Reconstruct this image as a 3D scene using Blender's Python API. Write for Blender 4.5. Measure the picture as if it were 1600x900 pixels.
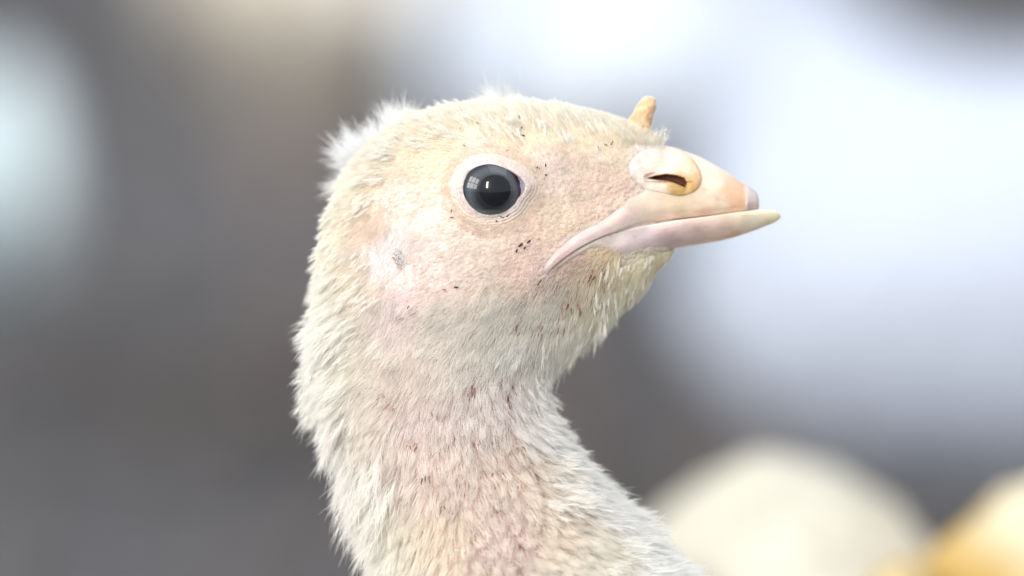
import bpy, math
import numpy as np
from mathutils import Vector, Matrix
from mathutils.bvhtree import BVHTree
from mathutils.kdtree import KDTree

for o in list(bpy.data.objects):
    bpy.data.objects.remove(o)
SC = bpy.context.scene
COL = SC.collection
rng = np.random.default_rng(7)
R = math.radians

# ------------------------------------------------------------------ camera, world, lamps, exposure
PITCH = R(7.0)
HEAD_Z = 0.22                    # height of the frame centre above the litter
DIST = 1.5
cam = bpy.data.cameras.new('camera')
cam_o = bpy.data.objects.new('camera', cam)
COL.objects.link(cam_o)
cam_o.location = (0, -DIST * math.cos(PITCH), HEAD_Z + DIST * math.sin(PITCH))
cam_o.rotation_euler = (math.pi / 2 - PITCH, 0, 0)
cam.sensor_width = 36.0
cam.lens = 36.0 * DIST / 0.16
cam.clip_start = 0.05
cam.clip_end = 100
cam.dof.use_dof = True
cam.dof.focus_distance = DIST - 0.0115
cam.dof.aperture_fstop = 6.6
SC.camera = cam_o

world = bpy.data.worlds.new('World')
SC.world = world
world.use_nodes = True
bg = world.node_tree.nodes['Background']
bg.inputs['Color'].default_value = (0.90, 0.95, 1.0, 1)
bg.inputs['Strength'].default_value = 0.95


def area(name, loc, target, sx, sy, power, color):
    l = bpy.data.lights.new(name, 'AREA')
    l.shape = 'RECTANGLE'
    l.size, l.size_y = sx, sy
    l.energy = power
    l.color = color
    o = bpy.data.objects.new(name, l)
    COL.objects.link(o)
    o.location = loc
    d = Vector(target) - Vector(loc)
    o.rotation_euler = d.to_track_quat('-Z', 'Y').to_euler()
    return o


# roof light above and a little behind the bird, a barred window on the left, a tall opening behind the camera
area('roof_light', (0.9, 0.45, 3.1), (0.1, 0.2, 0.2), 3.4, 2.6, 50, (0.97, 0.98, 1.0))
WIN = Vector((-1.62, -0.74, 0.98))
wdir = (Vector((0, 0, 0.22)) - WIN).normalized()
wside = wdir.cross(Vector((0, 0, 1))).normalized()
wup = wside.cross(wdir)
for i in range(3):
    for j in range(2):
        p = WIN + wside * ((i - 1) * 0.47) + wup * ((j - 0.5) * 0.58)
        area('window_light', p, p + wdir, 0.40, 0.50, 6.4, (1.0, 0.97, 0.90))
area('door_light', (-0.75, -4.2, 2.1), (0, 0, 0.25), 0.42, 1.7, 140, (1.0, 0.96, 0.90))

vs = SC.view_settings
vs.view_transform = 'Standard'
vs.look = 'None'
vs.exposure = -0.09
vs.gamma = 1.0
vs.use_curve_mapping = False
SC.render.engine = 'CYCLES'
cy = SC.cycles
cy.max_bounces = 10
cy.diffuse_bounces = 6
cy.glossy_bounces = 3
cy.transmission_bounces = 6
cy.transparent_max_bounces = 12
cy.use_denoising = True
SC.cycles_curves.shape = 'RIBBONS'


# ------------------------------------------------------------------ small maths helpers
def lin(r, g, b):
    c = np.array([r, g, b], float) / 255.0
    return np.where(c <= 0.04045, c / 12.92, ((c + 0.055) / 1.055) ** 2.4)


def smooth(a, b, x):
    t = np.clip((x - a) / (b - a), 0, 1)
    return t * t * (3 - 2 * t)


_perm = rng.permutation(512)
_perm = np.concatenate([_perm, _perm, _perm])
_val = rng.random(2048) * 2 - 1


def vnoise(p):
    """value noise, p (N,3) -> -1..1"""
    p = np.asarray(p, float)
    i = np.floor(p).astype(int)
    f = p - i
    f = f * f * (3 - 2 * f)
    i = i & 255
    out = 0
    for dx in (0, 1):
        for dy in (0, 1):
            for dz in (0, 1):
                h = _perm[_perm[_perm[(i[:, 0] + dx) & 255] + ((i[:, 1] + dy) & 255)] + ((i[:, 2] + dz) & 255)]
                w = (f[:, 0] if dx else 1 - f[:, 0]) * (f[:, 1] if dy else 1 - f[:, 1]) * (f[:, 2] if dz else 1 - f[:, 2])
                out = out + w * _val[h]
    return out


def fbm(p, o=3):
    s, a = 0, 1
    p = np.asarray(p, float)
    for k in range(o):
        s = s + a * vnoise(p * 2 ** k + 17.3 * k)
        a *= 0.5
    return s / 1.75


def catmull(P, n):
    """(K,D) control rows -> (n,D)"""
    P = np.asarray(P, float)
    K = len(P)
    Q = np.vstack([2 * P[0] - P[1], P, 2 * P[-1] - P[-2]])
    # sample evenly by chord length of the first columns
    t = np.linspace(0, K - 1, n)
    i = np.minimum(t.astype(int), K - 2)
    u = (t - i)[:, None]
    p0, p1, p2, p3 = Q[i], Q[i + 1], Q[i + 2], Q[i + 3]
    return 0.5 * (2 * p1 + (p2 - p0) * u + (2 * p0 - 5 * p1 + 4 * p2 - p3) * u ** 2 + (3 * p1 - p0 - 3 * p2 + p3) * u ** 3)


def catmull_closed(P, n):
    P = np.asarray(P, float)
    K = len(P)
    t = np.linspace(0, K, n, endpoint=False)
    i = t.astype(int)
    u = (t - i)[:, None]
    p0, p1, p2, p3 = P[(i - 1) % K], P[i % K], P[(i + 1) % K], P[(i + 2) % K]
    return 0.5 * (2 * p1 + (p2 - p0) * u + (2 * p0 - 5 * p1 + 4 * p2 - p3) * u ** 2 + (3 * p1 - p0 - 3 * p2 + p3) * u ** 3)


def poly_sdf(px, py, poly):
    """signed distance to polygon, negative inside"""
    poly = np.asarray(poly, float)
    P = np.stack([px, py], -1)
    d = np.full(px.shape, 1e9)
    inside = np.zeros(px.shape, bool)
    n = len(poly)
    for k in range(n):
        a, b = poly[k], poly[(k + 1) % n]
        e = b - a
        w = P - a
        t = np.clip((w @ e) / (e @ e + 1e-12), 0, 1)
        q = w - t[..., None] * e
        d = np.minimum(d, (q ** 2).sum(-1))
        c = ((a[1] > py) != (b[1] > py)) & (px < (b[0] - a[0]) * (py - a[1]) / (b[1] - a[1] + 1e-12) + a[0])
        inside ^= c
    d = np.sqrt(d)
    return np.where(inside, -d, d)


def X(px):
    return (np.asarray(px, float) - 800) / 100


def Z(py):
    return (450 - np.asarray(py, float)) / 100


def PX(x):
    return x * 100 + 800


def PY(z):
    return 450 - z * 100


ct, st = math.cos(-PITCH), math.sin(-PITCH)


def W(p):
    """bird coordinates (cm, head centred) -> metres above the litter; the bird leans a little"""
    p = np.asarray(p, float)
    y = p[:, 1] * ct - p[:, 2] * st
    z = p[:, 1] * st + p[:, 2] * ct
    return np.stack([p[:, 0] * 0.01, y * 0.01, z * 0.01 + HEAD_Z], 1)


# ------------------------------------------------------------------ object helpers
def tag(o, label=None, cat=None, group=None, kind=None):
    if label: o['label'] = label
    if cat: o['category'] = cat
    if group: o['group'] = group
    if kind: o['kind'] = kind
    return o


def mesh_obj(name, verts, faces, mat, parent=None, cols=None, smooth_shade=True):
    me = bpy.data.meshes.new(name)
    me.from_pydata(np.asarray(verts).tolist(), [], [list(map(int, f)) for f in faces])
    if smooth_shade:
        me.polygons.foreach_set('use_smooth', np.ones(len(me.polygons), bool))
    if cols is not None:
        a = me.color_attributes.new('col', 'FLOAT_COLOR', 'POINT')
        c = np.ones((len(verts), 4), np.float32)
        c[:, :3] = cols
        a.data.foreach_set('color', c.ravel())
    me.materials.append(mat)
    me.update()
    o = bpy.data.objects.new(name, me)
    COL.objects.link(o)
    o.parent = parent
    return o


def empty(name, loc, rz=0):
    o = bpy.data.objects.new(name, None)
    o.empty_display_size = 0.02
    COL.objects.link(o)
    o.location = loc
    o.rotation_euler = (0, 0, rz)
    return o


def grid_faces(nr, ns, close=True, off=0):
    i = np.arange(nr - 1)[:, None]
    j = np.arange(ns if close else ns - 1)[None, :]
    j2 = (j + 1) % ns
    a = i * ns + j; b = i * ns + j2; c = (i + 1) * ns + j2; d = (i + 1) * ns + j
    return (np.stack([a, d, c, b], -1).reshape(-1, 4) + off)


def nodes(name):
    m = bpy.data.materials.new(name)
    m.use_nodes = True
    nt = m.node_tree
    return m, nt, nt.nodes['Principled BSDF']


def new(nt, typ, **kw):
    n = nt.nodes.new(typ)
    for k, v in kw.items():
        setattr(n, k, v)
    return n


def mottled(name, rough=0.5, sss=0.0, sss_r=0.002, bump=0.0, bump_scale=900, mott=0.12, mott_scale=250, coat=0.0, attr=True,
            color=(0.5, 0.5, 0.5), spec=0.5):
    m, nt, b = nodes(name)
    L = nt.links
    tc = new(nt, 'ShaderNodeTexCoord')
    if attr:
        at = new(nt, 'ShaderNodeAttribute', attribute_name='col')
        src = at.outputs['Color']
    else:
        rgb = new(nt, 'ShaderNodeRGB')
        rgb.outputs[0].default_value = (*color, 1)
        src = rgb.outputs[0]
    n1 = new(nt, 'ShaderNodeTexNoise')
    n1.inputs['Scale'].default_value = mott_scale
    n1.inputs['Detail'].default_value = 5
    L.new(tc.outputs['Object'], n1.inputs['Vector'])
    mr = new(nt, 'ShaderNodeMapRange')
    mr.inputs['From Min'].default_value = 0.3
    mr.inputs['From Max'].default_value = 0.7
    mr.inputs['To Min'].default_value = 1 - mott
    mr.inputs['To Max'].default_value = 1 + mott * 0.6
    L.new(n1.outputs['Fac'], mr.inputs['Value'])
    mx = new(nt, 'ShaderNodeVectorMath', operation='SCALE')
    L.new(src, mx.inputs[0])
    L.new(mr.outputs[0], mx.inputs['Scale'])
    L.new(mx.outputs[0], b.inputs['Base Color'])
    b.inputs['Roughness'].default_value = rough
    b.inputs['Specular IOR Level'].default_value = spec
    b.inputs['Coat Weight'].default_value = coat
    b.inputs['Coat Roughness'].default_value = 0.2
    if sss:
        b.inputs['Subsurface Weight'].default_value = sss
        b.inputs['Subsurface Radius'].default_value = (1.0, 0.45, 0.3)
        b.inputs['Subsurface Scale'].default_value = sss_r
    if bump:
        n2 = new(nt, 'ShaderNodeTexNoise')
        n2.inputs['Scale'].default_value = bump_scale
        n2.inputs['Detail'].default_value = 4
        L.new(tc.outputs['Object'], n2.inputs['Vector'])
        bp = new(nt, 'ShaderNodeBump')
        bp.inputs['Strength'].default_value = bump
        bp.inputs['Distance'].default_value = 0.0006
        L.new(n2.outputs['Fac'], bp.inputs['Height'])
        L.new(bp.outputs['Normal'], b.inputs['Normal'])
    return m


M_SKIN = mottled('poult_skin', rough=0.6, sss=0.35, sss_r=0.0025, bump=0.7, bump_scale=1400, mott=0.16, mott_scale=420)
M_LID = mottled('eyelid_skin', rough=0.5, sss=0.3, sss_r=0.0012, bump=0.6, bump_scale=2200, mott=0.10, mott_scale=900)
M_BEAK = mottled('beak_horn', rough=0.38, sss=0.45, sss_r=0.003, bump=0.12, bump_scale=1200, mott=0.12, mott_scale=350, coat=0.45)
nt = M_BEAK.node_tree
b = nt.nodes['Principled BSDF']
tc = new(nt, 'ShaderNodeTexCoord')
mp = new(nt, 'ShaderNodeMapping'); mp.inputs['Scale'].default_value = (240, 900, 900); mp.inputs['Rotation'].default_value = (0, R(-14), 0)
gn = new(nt, 'ShaderNodeTexNoise'); gn.inputs['Scale'].default_value = 1.0; gn.inputs['Detail'].default_value = 6; gn.inputs['Roughness'].default_value = 0.65
nt.links.new(tc.outputs['Object'], mp.inputs['Vector']); nt.links.new(mp.outputs[0], gn.inputs['Vector'])
wr = new(nt, 'ShaderNodeValToRGB'); wr.color_ramp.elements[0].position = 0.56; wr.color_ramp.elements[1].position = 0.78
wr.color_ramp.elements[0].color = (0, 0, 0, 1); wr.color_ramp.elements[1].color = (0.5, 0.5, 0.5, 1)
nt.links.new(gn.outputs['Fac'], wr.inputs[0])
mxc = new(nt, 'ShaderNodeMixRGB'); mxc.inputs[2].default_value = (0.46, 0.27, 0.15, 1)
old = b.inputs['Base Color'].links[0].from_socket
nt.links.new(wr.outputs[0], mxc.inputs[0]); nt.links.new(old, mxc.inputs[1]); nt.links.new(mxc.outputs[0], b.inputs['Base Color'])
b2 = new(nt, 'ShaderNodeBump'); b2.inputs['Strength'].default_value = 0.35; b2.inputs['Distance'].default_value = 0.0004
nt.links.new(gn.outputs['Fac'], b2.inputs['Height']); nt.links.new(b.inputs['Normal'].links[0].from_socket, b2.inputs['Normal'])
nt.links.new(b2.outputs[0], b.inputs['Normal'])
rr2 = new(nt, 'ShaderNodeMapRange'); rr2.inputs['To Min'].default_value = 0.28; rr2.inputs['To Max'].default_value = 0.6
nt.links.new(gn.outputs['Fac'], rr2.inputs['Value']); nt.links.new(rr2.outputs[0], b.inputs['Roughness'])
# goose-flesh on the skin
nt = M_SKIN.node_tree
b = nt.nodes['Principled BSDF']
tc = new(nt, 'ShaderNodeTexCoord')
mp = new(nt, 'ShaderNodeMapping'); mp.inputs['Scale'].default_value = (1300, 1500, 1900); mp.inputs['Rotation'].default_value = (0, R(35), 0)
vo = new(nt, 'ShaderNodeTexVoronoi'); vo.feature = 'SMOOTH_F1'; vo.inputs['Scale'].default_value = 1.0
nt.links.new(tc.outputs['Object'], mp.inputs['Vector']); nt.links.new(mp.outputs[0], vo.inputs['Vector'])
b2 = new(nt, 'ShaderNodeBump'); b2.inputs['Strength'].default_value = 0.8; b2.inputs['Distance'].default_value = 0.0004; b2.invert = True
nt.links.new(vo.outputs['Distance'], b2.inputs['Height']); nt.links.new(b.inputs['Normal'].links[0].from_socket, b2.inputs['Normal'])
nt.links.new(b2.outputs[0], b.inputs['Normal'])
M_CERE = mottled('cere_skin', rough=0.42, sss=0.4, sss_r=0.002, bump=0.35, bump_scale=1600, mott=0.12, mott_scale=700)
M_SNOOD = mottled('snood_flesh', rough=0.55, sss=0.4, sss_r=0.002, bump=0.9, bump_scale=1500, mott=0.22, mott_scale=900)
M_DIRT = mottled('dried_dirt', rough=0.9, attr=False, color=(0.035, 0.022, 0.012), mott=0.5, mott_scale=1500, bump=0.8)
M_PLUME = mottled('blurred_plumage', rough=0.8, mott=0.10, mott_scale=60, bump=0.9, bump_scale=160, sss=0.0)
M_LEG = mottled('leg_scales', rough=0.5, attr=False, color=(0.40, 0.32, 0.29), mott=0.25, mott_scale=300, bump=0.5)
M_HORN2 = mottled('plain_beak', rough=0.45, attr=False, color=(0.62, 0.45, 0.30), mott=0.15)
M_DARKEYE = mottled('small_dark_eye', rough=0.08, attr=False, color=(0.012, 0.013, 0.016), mott=0.1)

# down strands
M_DOWN = bpy.data.materials.new('down_strands')
M_DOWN.use_nodes = True
nt = M_DOWN.node_tree
nt.nodes.remove(nt.nodes['Principled BSDF'])
at = new(nt, 'ShaderNodeAttribute', attribute_name='col')
df = new(nt, 'ShaderNodeBsdfDiffuse')
tr = new(nt, 'ShaderNodeBsdfTranslucent')
mx = new(nt, 'ShaderNodeMixShader')
mx.inputs[0].default_value = 0.56
nt.links.new(at.outputs['Color'], df.inputs['Color'])
nt.links.new(at.outputs['Color'], tr.inputs['Color'])
nt.links.new(df.outputs[0], mx.inputs[1])
nt.links.new(tr.outputs[0], mx.inputs[2])
nt.links.new(mx.outputs[0], nt.nodes['Material Output'].inputs['Surface'])

# eye
M_EYE, nt, b = nodes('iris')
tc = new(nt, 'ShaderNodeTexCoord')
ln = new(nt, 'ShaderNodeVectorMath', operation='LENGTH')
sx = new(nt, 'ShaderNodeVectorMath', operation='MULTIPLY_ADD')
sx.inputs[1].default_value = (1, 0, 1)
sx.inputs[2].default_value = (-0.0003, 0, 0)
nt.links.new(tc.outputs['Object'], sx.inputs[0])
nt.links.new(sx.outputs[0], ln.inputs[0])
rp = new(nt, 'ShaderNodeValToRGB')
el = rp.color_ramp.elements
el[0].position = 0.0; el[0].color = (0.016, 0.02, 0.03, 1)
el[1].position = 1.0; el[1].color = (0.012, 0.010, 0.018, 1)
for p, c in ((0.52, (0.006, 0.008, 0.012)), (0.64, (0.030, 0.037, 0.048)), (0.80, (0.062, 0.072, 0.086)), (0.89, (0.044, 0.049, 0.063)), (0.96, (0.012, 0.010, 0.020))):
    e = el.new(p); e.color = (*c, 1)
mr = new(nt, 'ShaderNodeMapRange')
mr.inputs['From Max'].default_value = 0.00445
nt.links.new(ln.outputs['Value'], mr.inputs['Value'])
nz = new(nt, 'ShaderNodeTexNoise')
nz.inputs['Scale'].default_value = 2600
nz.inputs['Detail'].default_value = 3
nt.links.new(tc.outputs['Object'], nz.inputs['Vector'])
nz2 = new(nt, 'ShaderNodeMapRange')
nz2.inputs['To Min'].default_value = 0.6
nz2.inputs['To Max'].default_value = 1.4
nt.links.new(nz.outputs['Fac'], nz2.inputs['Value'])
nt.links.new(mr.outputs[0], rp.inputs[0])
sc_ = new(nt, 'ShaderNodeVectorMath', operation='SCALE')
nt.links.new(rp.outputs[0], sc_.inputs[0])
nt.links.new(nz2.outputs[0], sc_.inputs['Scale'])
nt.links.new(sc_.outputs[0], b.inputs['Base Color'])
b.inputs['Roughness'].default_value = 0.5
b.inputs['Specular IOR Level'].default_value = 0.2
b.inputs['Coat Weight'].default_value = 1.0
b.inputs['Coat Roughness'].default_value = 0.02
b.inputs['Coat IOR'].default_value = 1.46
M_PUPIL, nt, b = nodes('pupil')
b.inputs['Base Color'].default_value = (0.003, 0.004, 0.008, 1)
b.inputs['Roughness'].default_value = 0.3
b.inputs['Specular IOR Level'].default_value = 0.1
b.inputs['Coat Weight'].default_value = 1.0
b.inputs['Coat Roughness'].default_value = 0.02
b.inputs['Coat IOR'].default_value = 1.46
M_WATER, nt, b = nodes('water')
b.inputs['Base Color'].default_value = (1, 1, 1, 1)
b.inputs['Roughness'].default_value = 0.02
b.inputs['IOR'].default_value = 1.33
b.inputs['Transmission Weight'].default_value = 0.9

# ------------------------------------------------------------------ the floor: litter
M_FLOOR, nt, b = nodes('barn_litter')
L = nt.links
tc = new(nt, 'ShaderNodeTexCoord')
n1 = new(nt, 'ShaderNodeTexNoise'); n1.inputs['Scale'].default_value = 3.2; n1.inputs['Detail'].default_value = 3
n2 = new(nt, 'ShaderNodeTexNoise'); n2.inputs['Scale'].default_value = 45; n2.inputs['Detail'].default_value = 8; n2.inputs['Roughness'].default_value = 0.7
n3 = new(nt, 'ShaderNodeTexNoise'); n3.inputs['Scale'].default_value = 1.1; n3.inputs['Detail'].default_value = 2
for n in (n1, n2, n3):
    L.new(tc.outputs['Object'], n.inputs['Vector'])
r1 = new(nt, 'ShaderNodeValToRGB')
r1.color_ramp.elements[0].position = 0.38; r1.color_ramp.elements[0].color = (0.134, 0.136, 0.150, 1)
r1.color_ramp.elements[1].position = 0.66; r1.color_ramp.elements[1].color = (0.184, 0.184, 0.202, 1)
L.new(n1.outputs['Fac'], r1.inputs[0])
r2 = new(nt, 'ShaderNodeMapRange'); r2.inputs['To Min'].default_value = 0.45; r2.inputs['To Max'].default_value = 1.55
L.new(n2.outputs['Fac'], r2.inputs['Value'])
s1 = new(nt, 'ShaderNodeVectorMath', operation='SCALE')
L.new(r1.outputs[0], s1.inputs[0]); L.new(r2.outputs[0], s1.inputs['Scale'])
r3 = new(nt, 'ShaderNodeMapRange'); r3.inputs['From Min'].default_value = 0.47; r3.inputs['From Max'].default_value = 0.62; r3.inputs['To Max'].default_value = 0.4
L.new(n3.outputs['Fac'], r3.inputs['Value'])
m3 = new(nt, 'ShaderNodeMixRGB'); m3.inputs[2].default_value = (0.120, 0.094, 0.074, 1)
L.new(r3.outputs[0], m3.inputs[0]); L.new(s1.outputs[0], m3.inputs[1])
L.new(m3.outputs[0], b.inputs['Base Color'])
b.inputs['Roughness'].default_value = 0.95
bp = new(nt, 'ShaderNodeBump'); bp.inputs['Distance'].default_value = 0.006; bp.inputs['Strength'].default_value = 0.8
L.new(n2.outputs['Fac'], bp.inputs['Height']); L.new(bp.outputs['Normal'], b.inputs['Normal'])

gx = np.concatenate([np.linspace(-8, -2.2, 12), np.linspace(-2, 2, 121), np.linspace(2.2, 8, 12)])
gy = np.concatenate([np.linspace(-6, -0.7, 10), np.linspace(-0.5, 4, 136), np.linspace(4.3, 12, 14)])
GX, GY = np.meshgrid(gx, gy)
h = 0.012 * fbm(np.stack([GX.ravel() * 5, GY.ravel() * 5, 0 * GX.ravel()], 1), 4)
V = np.stack([GX.ravel(), GY.ravel(), h - 0.008], 1)
fl = mesh_obj('floor', V, grid_faces(len(gy), len(gx), close=False)[:, ::-1], M_FLOOR)
tag(fl, kind='structure')

# wood shavings loose on the litter
M_SHAV = mottled('wood_shavings', rough=0.85, mott=0.25, mott_scale=120)
vs_, fs_, cs_ = [], [], []
for k in range(5200):
    x, y = rng.uniform(-0.75, 0.75), rng.uniform(0.9, 3.0)
    s = rng.uniform(0.004, 0.013)
    a = rng.uniform(0, math.tau)
    w = s * rng.uniform(0.25, 0.6)
    u = np.array([math.cos(a), math.sin(a), rng.uniform(-0.4, 0.4)]); v = np.array([-math.sin(a), math.cos(a), rng.uniform(-0.5, 0.5)])
    c0 = np.array([x, y, 0.006])
    k0 = len(vs_)
    up = np.array([0, 0, s * 0.3])
    vs_ += [c0 - u * s - v * w, c0 - u * s + v * w, c0 + up + v * w, c0 + up - v * w, c0 + u * s + v * w, c0 + u * s - v * w]
    fs_ += [(k0, k0 + 3, k0 + 2, k0 + 1), (k0 + 3, k0 + 5, k0 + 4, k0 + 2)]
    t = rng.random()
    c = lin(138, 130, 126) * (1 - t) + lin(78, 72, 70) * t
    cs_ += [c] * 6
sh = mesh_obj('wood_shavings', np.array(vs_), fs_, M_SHAV, cols=np.array(cs_), smooth_shade=False)
tag(sh, 'loose grey brown wood shavings scattered over the barn floor', 'litter', kind='stuff')

# ------------------------------------------------------------------ main bird: head, neck and body as one loft
PAIRS = [  # back/top px, py, front/bottom px, py, half width cm
    (1046, 248, 1068, 366, 0.28),
    (1032, 228, 1060, 384, 0.42),
    (1008, 211, 1033, 406, 0.54),
    (980, 198, 1004, 436, 0.68),
    (945, 187, 974, 464, 0.86),
    (900, 177, 940, 494, 1.04),
    (850, 170, 908, 520, 1.20),
    (800, 167, 884, 541, 1.33),
    (745, 169, 867, 557, 1.42),
    (690, 177, 856, 571, 1.46),
    (642, 193, 848, 582, 1.48),
    (598, 219, 844, 592, 1.47),
    (562, 255, 841, 602, 1.45),
    (536, 302, 841, 612, 1.42),
    (519, 352, 842, 624, 1.39),
    (510, 402, 845, 638, 1.37),
    (506, 452, 850, 654, 1.36),
    (505, 505, 860, 676, 1.37),
    (508, 565, 875, 700, 1.38),
    (522, 630, 891, 728, 1.42),
    (553, 700, 913, 762, 1.5),
    (584, 770, 948, 800, 1.66),
    (610, 840, 992, 846, 1.9),
    (626, 910, 1038, 900, 2.3),
    (610, 1000, 1140, 985, 3.0),
    (525, 1100, 1210, 1100, 3.8),
    (420, 1200, 1250, 1260, 4.5),
    (280, 1290, 1230, 1450, 4.9),
    (80, 1370, 1100, 1630, 4.9),
    (-150, 1440, 850, 1720, 4.3),
    (-400, 1520, 520, 1710, 3.2),
    (-620, 1590, 150, 1680, 1.9),
    (-800, 1640, -300, 1680, 0.7),
]
NOSTRIL = [(1012, 279), (1024, 275.5), (1040, 273), (1057, 275), (1068, 279), (1072, 286), (1070, 293), (1062, 290), (1052, 285.5), (1038, 283), (1024, 281.5)]
NR, NS = 560, 300


def gauss(px, py, cx, cy, sx, sy, ang=0):
    c, s = math.cos(ang), math.sin(ang)
    dx, dy = px - cx, py - cy
    u = dx * c + dy * s
    v = -dx * s + dy * c
    return np.exp(-0.5 * ((u / sx) ** 2 + (v / sy) ** 2))


def head_loft():
    P = np.array(PAIRS, float)
    S = catmull(P, NR)
    th = np.linspace(0, 2 * np.pi, NS, endpoint=False)
    B = np.stack([X(S[:, 0]), 0 * S[:, 0], Z(S[:, 1])], 1)
    F = np.stack([X(S[:, 2]), 0 * S[:, 0], Z(S[:, 3])], 1)
    c = (B + F) / 2
    h = (B - F) / 2
    w = np.maximum(S[:, 4], 0.05)
    n = 2.15
    cs = np.sign(np.cos(th)) * np.abs(np.cos(th)) ** (2 / n)
    sn = np.sign(np.sin(th)) * np.abs(np.sin(th)) ** (2 / n)
    V = c[:, None] + cs[None, :, None] * h[:, None]
    V[:, :, 1] = -(sn[None, :] * w[:, None]) * (1 - 0.05 * cs[None, :])
    V = V.reshape(-1, 3)
    # soft anatomy, pushed along the side normal
    px, py = PX(V[:, 0]), PY(V[:, 2])
    side = np.abs(np.tile(sn, NR)) ** 1.5
    d = 0.05 * gauss(px, py, 772, 232, 65, 14)
    d += 0.07 * gauss(px, py, 767, 298, 75, 65)
    d -= 0.10 * gauss(px, py, 905, 285, 45, 40)
    d += 0.06 * gauss(px, py, 690, 420, 60, 50)
    d -= 0.07 * gauss(px, py, 606, 392, 18, 42, -0.45)
    d += 0.06 * gauss(px, py, 860, 415, 40, 20, -0.6)
    d -= 0.13 * gauss(px, py, 880, 470, 70, 22, -0.45)
    d -= 0.06 * gauss(px, py, 660, 300, 20, 50)
    V[:, 1] += np.sign(V[:, 1]) * d * side
    V[:, 1] = np.sign(V[:, 1]) * np.maximum(np.abs(V[:, 1]) - 0.6 * smooth(6, 1, poly_sdf(px, py, NOSTRIL)), np.minimum(np.abs(V[:, 1]), 0.03))
    nz = fbm(V * 1.6, 3) * 0.03 + fbm(V * 6, 2) * 0.012
    V[:, 1] += np.sign(V[:, 1]) * nz * side
    k = len(V)
    V = np.vstack([V, V[:NS].mean(0), V[NR * NS - NS:NR * NS].mean(0)])
    F4 = grid_faces(NR, NS)
    j = np.arange(NS)
    cap0 = np.stack([np.full(NS, k), j, (j + 1) % NS], 1)
    o = (NR - 1) * NS
    cap1 = np.stack([np.full(NS, k + 1), o + (j + 1) % NS, o + j], 1)
    return V, F4, cap0, cap1


HV, HF, HC0, HC1 = head_loft()
TRI = np.vstack([HF[:, [0, 1, 2]], HF[:, [0, 2, 3]]])
head_bvh = BVHTree.FromPolygons(HV.tolist(), TRI.tolist())


def vnormals(V, T):
    n = np.cross(V[T[:, 1]] - V[T[:, 0]], V[T[:, 2]] - V[T[:, 0]])
    out = np.zeros_like(V)
    for k in range(3):
        np.add.at(out, T[:, k], n)
    return out / (np.linalg.norm(out, axis=1, keepdims=True) + 1e-12)


HN = vnormals(HV, TRI)
if (HN[:, 1] * HV[:, 1]).mean() < 0:
    HF = HF[:, ::-1]; HC0 = HC0[:, ::-1]; HC1 = HC1[:, ::-1]
    TRI = TRI[:, ::-1]
    HN = -HN


def side_y(px, py, bvh=None, default=0.0):
    """distance of the near flank from the middle plane at (px, py)"""
    bvh = bvh or head_bvh
    px = np.atleast_1d(px); py = np.atleast_1d(py)
    out = np.full(px.shape, default, float)
    for i, (a, b) in enumerate(zip(px.ravel(), py.ravel())):
        hit = bvh.ray_cast(Vector((X(a), -8, Z(b))), Vector((0, 1, 0)))
        if hit[0] is not None:
            out.flat[i] = -hit[0].y
    return out


def shepard(px, py, pts, vals, p=3.0, eps=12.0):
    pts = np.asarray(pts, float); vals = np.asarray(vals, float)
    out = np.zeros((len(px), vals.shape[1]))
    ws = np.zeros(len(px))
    for q, v in zip(pts, vals):
        d2 = (px - q[0]) ** 2 + (py - q[1]) ** 2 + eps ** 2
        w = d2 ** (-p / 2)
        out += w[:, None] * v
        ws += w
    return out / ws[:, None]


# skin pigment by place on the bird, plus shade painted into the jaw fold
SKIN = [
    (700, 180, 234, 216, 190), (620, 230, 232, 210, 182), (680, 250, 230, 202, 166), (800, 200, 236, 206, 158), (900, 200, 232, 210, 172),
    (970, 200, 232, 206, 160), (1010, 225, 226, 206, 190), (560, 330, 238, 212, 184), (620, 320, 238, 204, 190), (650, 385, 228, 204, 202),
    (606, 392, 234, 222, 216), (624, 366, 236, 225, 218), (590, 425, 236, 225, 218), (540, 450, 238, 212, 186), (860, 270, 226, 200, 186), (920, 290, 224, 192, 172), (960, 320, 230, 196, 172),
    (870, 340, 232, 204, 176), (760, 380, 230, 206, 190), (820, 410, 222, 186, 172), (700, 440, 228, 202, 194), (620, 480, 220, 194, 200),
    (900, 410, 218, 180, 160), (930, 395, 226, 194, 150), (940, 430, 190, 160, 156), (880, 470, 176, 156, 156), (1000, 420, 214, 200, 170),
    (760, 520, 214, 194, 188), (660, 560, 222, 198, 196), (520, 560, 238, 222, 206), (560, 640, 234, 200, 190), (680, 660, 216, 184, 190),
    (790, 620, 196, 164, 172), (620, 740, 226, 190, 186), (740, 740, 218, 184, 178), (840, 740, 218, 180, 166), (660, 830, 226, 190, 172),
    (780, 840, 204, 168, 178), (900, 840, 220, 196, 172), (560, 880, 236, 222, 204), (960, 830, 228, 218, 206), (760, 260, 226, 204, 204),
    (1000, 1000, 232, 220, 205), (400, 1300, 235, 225, 210), (900, 1500, 235, 225, 210),
]
sp = np.array(SKIN, float)
hx, hy = PX(HV[:, 0]), PY(HV[:, 2])
hcol = shepard(hx, hy, sp[:, :2], np.stack([lin(*r[2:]) for r in SKIN]), p=3.5, eps=14)
hcol = hcol ** 0.95
hcol = 0.70 * hcol + 0.30 * (hcol @ np.array([.3, .5, .2]))[:, None] * np.array([1.06, .99, .94])
hcol *= (1 + 0.08 * fbm(HV * 5, 3))[:, None]
hcol[:, 1:] *= (1 - 0.10 * np.clip(fbm(HV * 3 + 9, 3), 0, 1))[:, None]

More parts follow.
